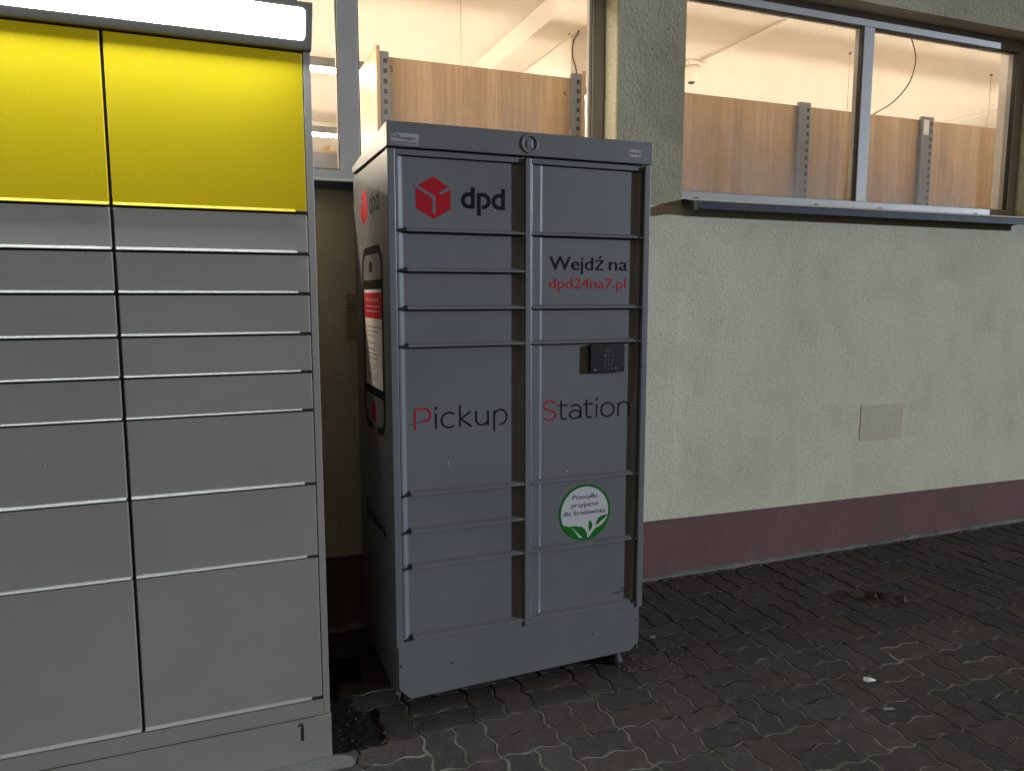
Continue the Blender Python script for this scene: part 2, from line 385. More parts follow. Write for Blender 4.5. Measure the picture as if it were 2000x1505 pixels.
def stone(mb, pts, gap=0.0038, ch=0.0036, depth=0.045, off=(0, 0, 0)):
    o = inset(pts, gap); i_ = inset(o, ch); n = len(o); b = len(mb.v)
    mb.v += [(x+off[0], y+off[1], off[2]-depth) for x, y in o] + [(x+off[0], y+off[1], off[2]-ch) for x, y in o] + [(x+off[0], y+off[1], off[2]) for x, y in i_]
    mb.f.append(tuple(b+2*n+k for k in range(n)))
    for r_ in range(2):
        for k in range(n):
            j = (k+1) % n; mb.f.append((b+r_*n+k, b+r_*n+j, b+(r_+1)*n+j, b+(r_+1)*n+k))
OUT = {'x': outline(2, 1), 'y': outline(1, 2)}
base_mesh = {}
for k in OUT:
    mb = MB(); c = (P_, P_/2) if k == 'x' else (P_/2, P_)
    stone(mb, [(x-c[0], y-c[1]) for x, y in OUT[k]]); me = mb.mesh('paver', False); me.materials.append(M['paver']); base_mesh[k] = me
def seen(x, y):
    """size the stone shows at, 0 when outside the frame (with a small margin)"""
    ca, sa = math.cos(YAW), math.sin(YAW); cp, sp = math.cos(PITCH), math.sin(PITCH)
    xr = x*ca-y*sa; yr = x*sa+y*ca; d = yr*cp+H*sp
    if d < 0.3: return 0
    u = 1000+F_PX*xr/d; v = 752.5-F_PX*(yr*sp-H*cp)/d
    return 1.0/d if (-60 < u < 2060 and v < 1580) else 0
rs = random.Random(11); spots = []
for bi in range(-23, 24):
    for bj in range(-11, 9):
        ox, oy = PX0+bi*0.225, PY0+bj*0.225; kx = (bi+bj) % 2 == 0
        for h in range(2):
            sx, sy = (ox, oy+h*P_) if kx else (ox+h*P_, oy)
            cx, cy = (sx+P_, sy+P_/2) if kx else (sx+P_/2, sy+P_)
            if not (bx0 < cx < bx1 and by0 < cy and sy < YW-0.03): continue
            if cx < 0.47 and cy > 2.36: continue
            spots.append((seen(cx, cy), sx, sy, cx, cy, 'x' if kx else 'y'))
spots.sort(key=lambda s: -s[0])
vis = [s for s in spots if s[0] > 0 and not (s[3] < 0.36 and s[4] > 2.4)]
near = set(id(s) for s in vis[:300]); field = MB()
for s in spots:
    _, sx, sy, cx, cy, k = s
    top = sy + (P_ if k == 'x' else 2*P_) + AMP
    z = rs.uniform(-0.0018, 0.0018)
    if id(s) in near:
        if top > YW-0.012:
            mb = MB(); stone(mb, clip_y([(x+sx-cx, y+sy-cy) for x, y in OUT[k]], YW-0.012-cy)); me = mb.mesh('paver', False); me.materials.append(M['paver'])
        else: me = base_mesh[k]
        o = put('paver', me, None, pavement, (cx, cy, z)); o.rotation_euler = (rs.uniform(-.010, .010), rs.uniform(-.010, .010), rs.uniform(-.014, .014))
    else:
        pts = [(x+sx, y+sy) for x, y in OUT[k]]
        if top > YW-0.012: pts = clip_y(pts, YW-0.012)
        stone(field, pts, off=(0, 0, z))
tag(field.build('paver_field', M['paver'], pavement, recalc=False), kind='stuff')
so_ = MB(); rq = random.Random(8); nx_, ny_ = 16, 90
for j in range(ny_+1):
    for i in range(nx_+1):
        x = 0.285+0.250*i/nx_; y = 2.395+0.965*j/ny_
        so_.v.append((x, y, (-0.001+rq.uniform(-.0012, .0018)) - 0.0012*max(0, i-8)))
for j in range(ny_):
    for i in range(nx_): a = j*(nx_+1)+i; so_.f.append((a, a+1, a+nx_+2, a+nx_+1))
M['soil'] = stucco('damp_soil', (0.016, 0.015, 0.013), (0.020, 0.021, 0.014), 0.6, 0.004, 60)
put('soil_strip', so_.mesh('soil_strip', False), M['soil'], pavement)
# cement fillet along the foot of the wall
mf = MB(); rf = random.Random(5); xs = [-2.6+0.06*i for i in range(161)]; b = 0
for i, x in enumerate(xs):
    wdt = 0.018+rf.uniform(0, 0.014); hgt = 0.010+rf.uniform(0, 0.010)
    mf.v += [(x, YW-0.012-wdt, -0.006), (x, YW-0.012-wdt*0.4, hgt*0.55+0.002), (x, YW+0.004, hgt+0.006)]
for i in range(len(xs)-1):
    for k in range(2): mf.f.append((i*3+k, (i+1)*3+k, (i+1)*3+k+1, i*3+k+1))
put('cement_fillet', mf.mesh('cement_fillet', False), M['mortar'], pavement)

# ---------------------------------------------------------------- shop building
Y1 = 3.66; YF = 3.49; CEIL = 3.655
shop = empty('shop_building', (2.0, YW, 0), 'cream stucco shop wall with maroon plinth and two lit windows', 'building')
def wall_grid(xs, zs, solid, y0, y1, mb):
    nx, nz = len(xs)-1, len(zs)-1
    S = lambda i, j: 0 <= i < nx and 0 <= j < nz and solid(i, j)
    for i in range(nx):
        for j in range(nz):
            if not S(i, j): continue
            x0, x1, z0, z1 = xs[i], xs[i+1], zs[j], zs[j+1]
            mb.poly([(x0, y0, z0), (x1, y0, z0), (x1, y0, z1), (x0, y0, z1)]); mb.poly([(x1, y1, z0), (x0, y1, z0), (x0, y1, z1), (x1, y1, z1)])
            if not S(i-1, j): mb.poly([(x0, y1, z0), (x0, y0, z0), (x0, y0, z1), (x0, y1, z1)])
            if not S(i+1, j): mb.poly([(x1, y0, z0), (x1, y1, z0), (x1, y1, z1), (x1, y0, z1)])
            if not S(i, j-1): mb.poly([(x0, y1, z0), (x1, y1, z0), (x1, y0, z0), (x0, y0, z0)])
            if not S(i, j+1): mb.poly([(x0, y0, z1), (x1, y0, z1), (x1, y1, z1), (x0, y1, z1)])
WX = [-5.0, -1.35, 1.879, 2.270, 4.952, 10.5]; WZ = [0.0, 2.030, 3.150, 4.3]
mb = MB(); wall_grid(WX, WZ, lambda i, j: not (j == 1 and i in (1, 3)), YW, YF+0.075, mb)
wall = mb.build('wall', M['stucco'], shop, recalc=False)
M['stucco_upper'] = stucco('olive_stucco', (0.46, 0.43, 0.31), (0.30, 0.27, 0.19), 0.6, 0.0075, 82)  # darker olive tone for the wall and pier face above the sills
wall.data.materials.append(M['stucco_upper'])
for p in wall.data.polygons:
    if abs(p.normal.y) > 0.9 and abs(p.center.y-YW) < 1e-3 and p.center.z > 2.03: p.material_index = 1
mb = MB(); wall_grid(WX, WZ, lambda i, j: not (j == 1 and i in (1, 3)), YF+0.078, Y1, mb)
mb.build('inner_wall', M['inner'], shop, recalc=False)
# the pier stands a hand's breadth of plaster proud of the wall, with an uneven arris
mb = MB(); rp = random.Random(2); n = 60
for k in range(n+1):
    z = 0.33+(4.3-0.33)*k/n; e = rp.uniform(-0.0016, 0.0016)
    mb.v += [(1.8795, YW-0.0005, z), (1.881, YW-0.010, z), (2.268+e, YW-0.010, z), (2.2745+e, YW-0.0005, z)]
for k in range(n):
    for q in range(3): mb.f.append((k*4+q, k*4+q+1, (k+1)*4+q+1, (k+1)*4+q))
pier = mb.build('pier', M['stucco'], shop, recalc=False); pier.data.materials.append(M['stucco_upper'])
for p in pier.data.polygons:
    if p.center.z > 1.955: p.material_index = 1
mb = MB()                                    # plinth, its painted top line sinking a little to the right
zt = lambda x: 0.323-(x-2.079)*0.0123
for a, b in ((-5.0, 1.8795), (1.8795, 2.2745), (2.2745, 9.0)):
    y = YW-0.0165 if abs(a-1.8795) < 1e-6 else YW-0.006
    mb.v += [(a, y, -0.04), (b, y, -0.04), (b, y, zt(b)), (a, y, zt(a)), (b, YW+0.002, zt(b)), (a, YW+0.002, zt(a)), (b, YW+0.002, -0.04), (a, YW+0.002, -0.04)]
    k = len(mb.v)-8; mb.f += [(k, k+1, k+2, k+3), (k+3, k+2, k+4, k+5), (k+1, k+6, k+4, k+2), (k+7, k, k+3, k+5)]
mb.build('plinth', M['plinth'], shop, recalc=False)
mb = MB(); mb.box(3.579, 3.925, YW-0.0025, YW+0.002, 0.653, 0.873)
M['cover'] = stucco('painted_cover', (0.575, 0.530, 0.405), (0.47, 0.42, 0.32), 0.4, 0.0045, 100)
o = mb.build('access_cover', M['cover'], shop, bevel=0.002); o['label'] = 'square access cover painted slightly darker than the wall'
mb = MB(); mb.box(-5.0, 9.0, YW-0.95, YW+0.30, 3.86, 4.02); mb.box(-5.0, 9.0, YW-1.05, YW-0.95, 3.80, 4.06)
mb.build('added_eave', M['pvc'], shop)  # unseen overhang, added to hold sky light off the wall and paving
# interior shell
mb = MB(); mb.box(-5.0, 10.5, Y1+0.003, 12.5, CEIL, CEIL+0.1); mb.build('ceiling', M['ceiling'], shop)
mb = MB(); mb.box(-5.0, 10.5, Y1+0.003, 12.5, 0.0, 0.02); mb.build('interior_floor', M['shop_floor'], shop)
for q in ((-5.1, 10.6, 12.5, 12.6), (-5.1, -5.0, Y1+0.003, 12.5), (10.5, 10.6, Y1+0.003, 12.5)):
    mb = MB(); mb.box(*q, 0, CEIL); mb.build('interior_wall', M['shop_wall'], shop)
mb = MB(); mb.box(-5.0, 10.5, YF+0.08, 12.5, CEIL+0.102, CEIL+0.2); mb.build('roof_slab', M['mortar'], shop)
mb = MB(); mb.box(2.33, 2.615, Y1+0.004, 12.4, 3.487, CEIL-0.001); mb.build('ceiling_beam', M['ceiling'], shop, bevel=0.004)
mb = MB(); mb.box(2.625, 2.95, 5.42, 8.0, 0.021, CEIL-0.001); mb.build('partition_wall', M['inner'], shop, bevel=0.004)

def window(x0, x1, mulls, sill0, sill1):
    mb = MB(); zb, zt_, pb, pt = 2.031, 3.149, 2.083, 3.076; yb = YF+0.07
    mb.box(x0+.001, x1-.001, YF, yb, pt, zt_)                                    # head
    mb.box(x0+.001, x1-.001, YF-0.003, yb, zb, pb)                                # bottom rail
    edges = [(x0+.001, x0+0.066)] + mulls + [(x1-0.068, x1-.001)]
    for a, b_ in edges: mb.box(a, b_, YF+0.0005, yb-0.001, pb, pt)
    fr = mb.build('window', M['pvc'], shop, bevel=0.003)
    fr['label'] = 'white framed shop window with bright ceiling inside'
    for (a, b_), (c, d) in zip(edges, edges[1:]):
        g = MB(); l, r_ = b_, c
        y0, y1 = YF+0.010, YF+0.034                                              # black glazing strip on the inner reveal
        g.box(l-.002, l+.006, y0, y1, pb, pt); g.box(r_-.004, r_+.002, y0-.004, y1, pb, pt); g.box(l+.006, r_-.004, y0, y1, pb-.002, pb+.004); g.box(l+.006, r_-.004, y0, y1, pt-.004, pt+.002)
        g.build('gasket', M['gasket'], fr)
        p = MB(); p.poly([(l+.002, YF+0.036, pb), (r_-.002, YF+0.036, pb), (r_-.002, YF+0.036, pt), (l+.002, YF+0.036, pt)])
        p.build('pane', M['glass'], fr, recalc=False)
        for sx in (l+(r_-l)*0.09, r_-(r_-l)*0.24):
            q = MB(); q.box(sx-.014, sx+.014, YF-0.006, YF-0.0025, 2.048, 2.054); q.build('drain_slot', M['gasket'], fr)
    s = MB(); s.prism([(YF-0.004, 2.040), (3.272, 2.004), (3.268, 2.000), (3.268, 1.966), (3.274, 1.966), (3.276, 1.996), (YF-0.004, 2.032)], 'x', sill0, sill1)
    so = s.build('sill', M['sill'], fr); so['label'] = 'dark blue-grey folded metal window sill'
    e = MB(); e.prism([(3.42, 2.034), (3.30, 2.010), (3.262, 2.000), (3.260, 1.958), (3.286, 1.958), (3.290, 1.984), (3.42, 2.012)], 'x', sill0-0.024, sill0-0.001)
    e.build('sill_end_cap', M['gasket'], fr)
    return fr
window(-1.35, 1.879, [(0.551, 0.642)], -1.33, 1.872)
window(2.270, 4.952, [(3.575, 3.657)], 2.299, 4.955)

# louvred vent between the lockers
vg = empty('vent_grille', (0.62, YW, 1.32), 'cream louvred vent grille in the wall between the two lockers', 'vent')
mb = MB(); x0, x1, z0, z1 = 0.525, 0.745, 1.319, 1.545
mb.box(x0, x0+0.018, YW-0.010, YW+.001, z0, z1); mb.box(x1-0.018, x1, YW-0.010, YW+.001, z0, z1); mb.box(x0+0.018, x1-0.018, YW-0.010, YW+.001, z0, z0+0.016); mb.box(x0+0.018, x1-0.018, YW-0.010, YW+.001, z1-0.016, z1)
M['vent'] = coated('cream_vent', (0.62, 0.55, 0.36), 0.5, 0.2, 0.03)
mb.build('frame', M['vent'], vg, bevel=0.002)
mb = MB(); mb.poly([(x0+.018, YW-0.0008, z0+.016), (x1-.018, YW-0.0008, z0+.016), (x1-.018, YW-0.0008, z1-.016), (x0+.018, YW-0.0008, z1-.016)]); mb.build('backing', M['dark'], vg, recalc=False)
mb = MB(); mb.prism([(-0.012, -0.004), (-0.010, -0.0055), (-0.001, 0.003), (-0.001, 0.006)], 'x', x0+0.0185, x1-0.0185); me = mb.mesh('louvre'); me.materials.append(M['vent'])
for k in range(14): put('louvre', me, None, vg, (0, YW, z0+0.0235+k*0.01365))

# ---------------------------------------------------------------- inside the shop
YS = 4.74                                      # backs of the shelving that stands behind the windows
def upright(parent, x0, x1, ztop):
    mb = MB(); mb.box(x0, x1, YS-0.035, YS-0.001, 0.05, ztop)
    u = mb.build('upright', M['galv'], parent, bevel=0.002)
    z = ztop-0.055; x1 -= 0.004
    while z > 2.2:
        s = MB(); s.box(x1-0.032, x1-0.010, YS-0.0375, YS-0.0335, z-0.014, z+0.014); s.build('slot', M['dark'], u); z -= 0.06
    return u
sh = empty('shelving_unit', (1.7, YS, 0.02), 'oak shelving back with end panels behind the left window', 'shelving')
mb = MB(); mb.box(1.040, 2.300, YS, YS+0.018, 0.1, 2.977); mb.build('back_panel', M['wood'], sh, bevel=0.001)
upright(sh, 0.997, 1.052, 2.997); upright(sh, 2.286, 2.3595, 3.001)
mb = MB(); mb.box(0.973, 0.9955, YS-0.04, 5.32, 0.03, 3.026); mb.build('end_panel', M['wood'], sh, bevel=0.001)
mb = MB(); mb.box(2.362, 2.388, YS-0.04, 5.32, 0.03, 3.021); mb.build('end_panel', M['wood'], sh, bevel=0.001)
def number(par, s, x, z, h):
    mb = MB(); text(mb, s, x, x+h*0.6, z, z+h, front(YS-0.0015)); mb.build('pencil_mark', M['gasket'], par, recalc=False)
number(sh, '5', 1.061, 2.889, 0.036); number(sh, '6', 2.242, 2.863, 0.031)
sh2 = empty('shelving_unit', (4.6, YS, 0.02), 'run of oak shelving backs with two steel uprights behind the right window', 'shelving')
for a, b_ in ((2.47, 4.235), (4.305, 5.515), (5.605, 7.10)):
    mb = MB(); mb.box(a, b_, YS, YS+0.018, 0.1, 2.971); mb.build('back_panel', M['wood'], sh2, bevel=0.001)
upright(sh2, 4.215, 4.324, 2.992); upright(sh2, 5.495, 5.623, 2.992)
mb = MB(); mb.box(5.510, 5.568, YS-0.039, YS-0.0355, 2.845, 2.965); mb.build('price_label', M['paper'], sh2)

def strip_lamp(x0, x1, y, z, label, m_):
    t = empty('pendant_strip_lamp', ((x0+x1)/2, y, z), label, 'lamp', 'strip lamps hung from the shop ceiling')
    mb = MB(); mb.box(x0, x1, y-0.035, y+0.035, z, z+0.061); mb.build('housing', M['lamp_housing'], t, bevel=0.003)
    mb = MB(); mb.box(x0+.01, x1-.01, y-0.028, y+0.028, z-0.023, z-0.001); mb.build('tube', m_, t)
    return t
def wires(t, y, z, xs):
    for x in xs:
        mb = MB(); mb.tube([(x, y, z+0.061), (x, y, CEIL-0.012)], 0.0017, 5); mb.build('wire', M['wire'], t)
        mb = MB(); mb.tube([(x, y, CEIL-0.018), (x, y, CEIL-0.001)], 0.012, 8); mb.build('ceiling_anchor', M['wire'], t)
for y, z, xs_, lb in ((5.34, 3.039, (-1.4, 1.716, 5.316, 7.104), 'lit strip lamp in the row just behind the oak shelving'), (7.44, 3.039, (-1.4, 1.2, 5.3, 8.2), 'lit strip lamp in the second row, lower in the left window'),
                      (9.54, 3.039, (-1.4, 2.1, 5.3, 8.2), 'lit strip lamp in the rearmost row of the shop'), (3.98, 3.520, (1.0, 3.4, 6.2), 'added unseen strip lamp above the right window head, brightening the oak backs'), (3.99, 3.520, (-3.4, -1.4, -0.5), 'added unseen strip lamp above the left window head, brightening the grey locker flank')):
    t = strip_lamp(0.52 if y == 3.98 else -4.6, -0.25 if y == 3.99 else 9.0, y, z, lb, M['fill_tube_dim'] if y == 3.98 else M['fill_tube_bright'] if y == 3.99 else M['tube']); wires(t, y, z, xs_)  # rows nearest the windows are added, out of sight, to brighten shelving and flank

sc_ = empty('security_camera', (4.2, 6.07, 3.46), 'small white dome camera on the shop ceiling', 'camera')
mb = MB(); mb.box(4.092, 4.296, 6.00, 6.14, 3.610, CEIL-0.001); mb.build('bracket', M['white_trunking'], sc_, bevel=0.006)
mb = MB(); mb.tube([(4.17, 6.07, 3.6095), (4.17, 6.07, 3.577), (4.17, 6.07, 3.523), (4.17, 6.07, 3.481), (4.17, 6.07, 3.472)], [0.079, 0.079, 0.072, 0.054, 0.036], 24); mb.build('dome', M['white_trunking'], sc_, smooth=True)
mb = MB(); mb.tube([(4.17, 6.07, 3.4715), (4.17, 6.07, 3.457)], [0.034, 0.022], 16); mb.build('lens', M['cable'], sc_, smooth=True)
for nm, x, y0, y1, lb in (('conduit', 4.217, 3.70, 5.99, 'thin white conduit along the ceiling to the dome camera'), ('conduit', 8.50, 3.70, 12.4, 'white conduit along the ceiling at the right of the right window')):
    mb = MB(); mb.box(x-0.014, x+0.014, y0, y1, CEIL-0.026, CEIL-0.0015); tag(mb.build(nm, M['white_trunking'], None, bevel=0.003), lb, 'conduit', 'ceiling conduits')
def cable(pts, r, label):
    P = [Vector(p) for p in pts]; out = []
    for i in range(len(P)-1):
        p0, p1, p2, p3 = P[max(i-1, 0)], P[i], P[i+1], P[min(i+2, len(P)-1)]
        for k in range(6):
            t_ = k/6; out.append(0.5*((2*p1)+(p2-p0)*t_+(2*p0-5*p1+4*p2-p3)*t_*t_+(3*p1-p0-3*p2+p3)*t_**3))
    out.append(P[-1]); mb = MB(); mb.tube(out, r, 8)
    return tag(mb.build('cable', M['cable'], None, smooth=True), label, 'cable')
cable([(2.575, 5.36, 3.48), (2.650, 5.36, 3.590-.03), (2.655, 5.36, 3.50), (2.617, 5.36, 3.438), (2.610, 5.36, 3.325), (2.646, 5.36, 3.180), (2.65, 5.38, 2.7)], 0.0055, 'black cable hanging beside the right edge of the left window')
cable([(5.489, 4.86, CEIL-.001), (5.545, 4.86, 3.537), (5.549, 4.86, 3.434), (5.491, 4.86, 3.284), (5.332, 4.86, 3.126), (5.142, 4.86, 3.019), (4.98, 4.86, 2.93)], 0.005, 'black cable drooping from the ceiling behind the right window')
mb = MB(); mb.tube([(2.47, 6.72, 3.486), (2.47, 6.72, 3.235)], 0.022, 12); tag(mb.build('white_pipe', M['white_trunking'], None, smooth=True), 'short white pipe dropping from the ceiling beam', 'pipe')
dc = empty('display_counter', (0.0, 5.1, 0.02), 'pale grey display counter low in the left window', 'counter')
mb = MB(); mb.box(-1.9, 0.955, 5.04, 5.28, 0.02, 2.335); mb.build('body', M['white_trunking'], dc, bevel=0.004)
mb = MB(); mb.box(-1.92, 0.957, 5.02, 5.29, 2.3355, 2.434); mb.build('top', M['galv'], dc, bevel=0.004)
cb = MB(); cb.prism([(0.60, 2.4355), (0.656, 2.450), (0.702, 2.476), (0.746, 2.496), (0.736, 2.457), (0.788, 2.455), (0.936, 2.452), (0.936, 2.4355)], 'y', 5.08, 5.22)
tag(cb.build('cardboard_box', M['card'], None), 'torn brown cardboard box on the display counter in the left window', 'box')

# ---------------------------------------------------------------- grey parcel locker
YG = 2.546; XL, XR = 0.5573, 1.5776; REC = 0.024; YD = YG+REC; YB = 3.204
gl = empty('parcel_locker', ((XL+XR)/2, (YG+YB)/2, 0.0), 'dark grey parcel locker with red cube logo and Pickup Station lettering', 'parcel locker')
ZP, ZH, ZT, ZTB = 0.266, 2.0217, 2.1037, 2.0533
mb = MB(); mb.box(XL+0.001, XR-0.001, YD+0.012, YB-0.002, 0.075, ZH-0.012); mb.build('carcass', M['dark'], gl)
mb = MB(); mb.box(XR-0.0012, XR, YG+0.030, YB, 0.075, ZH-0.010); mb.build('side_panel', M['grey'], gl)
mb = MB(); mb.box(XL, XL+0.0015, YG+0.030, YB, 0.075, ZH-0.010); side_panel = mb.build('side_panel', M['grey'], gl)
mb = MB()
for a, b_ in ((XL-0.0005, 0.5835), (1.0575, 1.0800), (1.5515, XR+0.0005)): mb.box(a, b_, YG, YG+0.030, ZP-0.004, ZH-0.006)
mb.build('frame', M['grey'], gl, bevel=0.0025)
mb = MB(); mb.box(0.584, 1.0570, YG+0.012, YG+0.035, 1.998, ZH-0.002); mb.box(1.0805, 1.551, YG+0.012, YG+0.035, 1.998, ZH-0.002); mb.build('top_rail', M['grey'], gl, bevel=0.003)
mb = MB(); mb.box(0.584, 1.0570, YG+0.006, YG+0.035, 0.2600, 0.2805); mb.build('bottom_rail', M['grey'], gl, bevel=0.001)
mb = MB(); mb.box(1.0805, 1.551, YG+0.006, YG+0.035, 0.2600, 0.2805); mb.build('bottom_rail', M['grey'], gl, bevel=0.001)
hd = MB(); hd.prism([(YG-0.006, ZH), (YG-0.006, ZT), (YB+0.012, ZTB), (YB+0.012, ZH+0.006), (YG+0.03, ZH)], 'x', XL-0.002, XR+0.002)
header = hd.build('header', M['grey'], gl, bevel=0.002)
rg = MB(); cx, cz = 1.070, 2.0635
def ringmesh(mb, cx, cz, r0, r1, y0, y1, n=40):
    b = len(mb.v)
    for i in range(n):
        a = 2*math.pi*i/n; c, s = math.cos(a), math.sin(a)
        mb.v += [(cx+r0*c, y0, cz+r0*s), (cx+r0*c, y1, cz+r0*s), (cx+r1*c, y1, cz+r1*s), (cx+r1*c, y0, cz+r1*s)]
    for i in range(n):
        j = (i+1) % n
        for k in range(4): mb.f.append((b+i*4+k, b+j*4+k, b+j*4+(k+1) % 4, b+i*4+(k+1) % 4))
ringmesh(rg, cx, cz, 0.025, 0.034, YG-0.0055, YG-0.0105)
rg.build('emblem_ring', M['grey'], header, bevel=0.0015)
mb = MB(); mb.box(cx-0.012, cx+0.010, YG-0.0085, YG-0.0055, cz-0.015, cz+0.015); mb.build('emblem_plate', M['grey'], header, bevel=0.002)
# sticker and small number tag on the header
st_ = MB(); st_.poly([(0.565, YG-0.0068, 2.029), (0.664, YG-0.0068, 2.027), (0.664, YG-0.0068, 2.065), (0.566, YG-0.0068, 2.065)])
stk = st_.build('sticker', M['sticker'], gl, recalc=False); stk['label'] = 'pale sticker with a camera symbol reading OBIEKT MONITOROWANY'
mb = MB(); text(mb, 'OBIEKT', 0.603, 0.658, 2.0435, 2.0535, front(YG-0.0074)); text(mb, 'MONITOROWANY', 0.567, 0.660, 2.0305, 2.0385, front(YG-0.0074)); mb.build('lettering', M['sticker_ink'], stk, recalc=False)
mb = MB(); pf = front(YG-0.0074)
ribbon(mb, [(0.569, 2.0555), (0.574, 2.0630), (0.595, 2.0570), (0.590, 2.0490)], 0.0016, pf, True); ribbon(mb, [(0.577, 2.0525), (0.574, 2.0475), (0.568, 2.0465)], 0.0016, pf); ribbon(mb, [(0.595, 2.056), (0.599, 2.0535), (0.597, 2.0475), (0.592, 2.0490)], 0.0016, pf)
mb.build('camera_symbol', M['black_print'], stk, recalc=False)
mb = MB(); mb.poly([(1.478, YG-0.0068, 2.045), (1.526, YG-0.0068, 2.045), (1.526, YG-0.0068, 2.072), (1.478, YG-0.0068, 2.073)])
tg = mb.build('number_tag', M['sticker'], gl, recalc=False)
mb = MB(); text(mb, 'PLB0169', 1.4815, 1.522, 2.0545, 2.0625, front(YG-0.0074)); mb.build('lettering', M['black_print'], tg, recalc=False)

def door_left(z0, z1):
    x0, x1 = 0.5860, 1.0555; g = 0.0018
    prof = [(x0, YG+0.002), (x0+0.007, YG+0.0025), (x0+0.023, YD-0.001), (x0+0.027, YD), (x1-0.014, YD), (x1-0.009, YD-0.004), (x1-0.006, YG+0.010), (x1, YG+0.009), (x1, YD+0.010), (x0, YD+0.010)]
    mb = MB(); mb.prism(prof, 'z', z0+g, z1-g); d = mb.build('door', M['grey'], gl)
    l = MB(); l.prism([(YD-0.0005, z0+0.018), (YG+0.001, z0+0.0090), (YG-0.001, z0+0.0070), (YG-0.001, z0+0.0030), (YG+0.001, z0+0.0015), (YD-0.0005, z0+0.0015)], 'x', x0+0.034, x1+0.0005)
    l.build('pull_lip', M['grey'], d, bevel=0.001)
    k = MB(); k.prism([(x0-0.0005, z0+0.0015), (x0-0.0005, z0+0.0085), (x0+0.018, z0+0.0105), (x0+0.033, z0+0.004), (x0+0.033, z0+0.0015)], 'y', YG-0.001, YG+0.006); k.build('lip_notch', M['dark'], d)
    return d
def door_right(z0, z1):
    x0, x1 = 1.0815, 1.5505; g = 0.0018
    prof = [(x0, YG+0.001), (x0+0.004, YG+0.003), (x0+0.008, YD-0.0055), (x0+0.042, YD-0.0055), (x0+0.052, YD), (x1-0.024, YD), (x1-0.019, YG+0.017), (x1-0.012, YG+0.0125), (x1-0.005, YG+0.013), (x1, YG+0.018), (x1, YD+0.010), (x0, YD+0.010)]
    mb = MB(); mb.prism(prof, 'z', z0+g, z1-g); d = mb.build('door', M['grey'], gl)
    l = MB(); l.prism([(YD-0.0005, z0+0.018), (YG+0.001, z0+0.0090), (YG-0.001, z0+0.0070), (YG-0.001, z0+0.0030), (YG+0.001, z0+0.0015), (YD-0.0005, z0+0.0015)], 'x', x0+0.0005, x1-0.026)
    l.build('pull_lip', M['grey'], d, bevel=0.001)
    k = MB(); k.prism([(x1-0.0255, z0+0.0015), (x1-0.0255, z0+0.004), (x1-0.016, z0+0.009), (x1+0.0003, z0+0.009), (x1+0.0003, z0+0.0015)], 'y', YG-0.001, YG+0.006); k.build('lip_notch', M['dark'], d)
    return d
ZL = [1.9965, 1.7427, 1.6072, 1.4762, 1.3455, 0.8160, 0.6804, 0.5483, 0.2810]
ZR = [1.9965, 1.7427, 1.4762, 1.3455, 0.8160, 0.5483, 0.2810]
DL = [door_left(b_, a) for a, b_ in zip(ZL, ZL[1:])]
DR = [door_right(b_, a) for a, b_ in zip(ZR, ZR[1:])]
def grow(mb, k=2.570/2.562):
    return mb
Kp = YD/2.562
def fp(Y):                                     # prints were measured on the plane y = 2.562; carry them to the door skin
    return lambda a, b: (a*Kp, Y, H+(b-H)*Kp)
PR = fp(YD-0.0006); PR2 = fp(YD-0.0010)
def cube_logo(par, place, place2, ax, az, hw, rr, bg, sx=1):
    hexp = [(ax+sx*hw*math.cos(R(a))/math.cos(R(30)), az+rr*math.sin(R(a))) for a in (90, 30, -30, -90, -150, 150)]
    mb = MB(); mb.poly([place(*p) for p in hexp]); lg = mb.build('cube_logo', M['red_print'], par, recalc=False)
    mb = MB(); q = lambda u, v: (ax+sx*hw*u, az+rr*v)
    ribbon(mb, [q(-1.06, 0.545), q(0.03, 0.02), q(0.03, -0.74)], hw*0.175, place2)
    ribbon(mb, [q(1.06, 0.545), q(0.36, 0.21)], hw*0.175, place2)
    mb.build('logo_gap', bg, par, recalc=False)
cube_logo(DL[0], PR, PR2, 0.7190, 1.8610, 0.0620, 0.0720, M['grey'])
def dpd_word(mb, place, x0, sx, z0, s=1.0, t=0.0138):
    X = lambda u: x0+sx*u; Z = lambda v: z0+v*s
    def rib(pts): ribbon(mb, [(X(a), Z(b)) for a, b in pts], t*s, place)
    for o_ in (0.0, 0.114):
        rib([(0.0430+o_, 0.000), (0.0430+o_, 0.073)])
        rib([(0.0430+o_, 0.0490)] + [(a+o_, b) for a, b in arc(0.0270, 0.0277, 0.0208, 0.0213, 90, 270, 16)] + [(0.0430+o_, 0.0064)])
    rib([(0.0652, -0.0235), (0.0652, 0.0555)])
    rib([(0.0652, 0.0490)] + arc(0.0815, 0.0277, 0.0205, 0.0213, 90, -90, 16) + [(0.0775, 0.0064)])
mb = MB(); dpd_word(mb, PR, 0.820, 1.0, 1.8305); mb.build('lettering', M['black_print'], DL[0], recalc=False)
# Wejdz na / dpd24na7.pl
for wd, xa, xb in (('Wejdź', 1.161, 1.386), ('na', 1.410, 1.490)):
    mb = MB()
    for q, dx in enumerate((-0.0012, 0.0012)): text(mb, wd, xa+dx, xb+dx, 1.6215, 1.6735, fp(YD-0.0006-0.00015*q))
    mb.build('lettering', M['black_print'], DR[1], recalc=False)
mb = MB()
text(mb, 'dpd24na7.pl', 1.160, 1.484, 1.5535, 1.5935, PR)
mb.build('lettering', M['red_print'], DR[1], recalc=False)
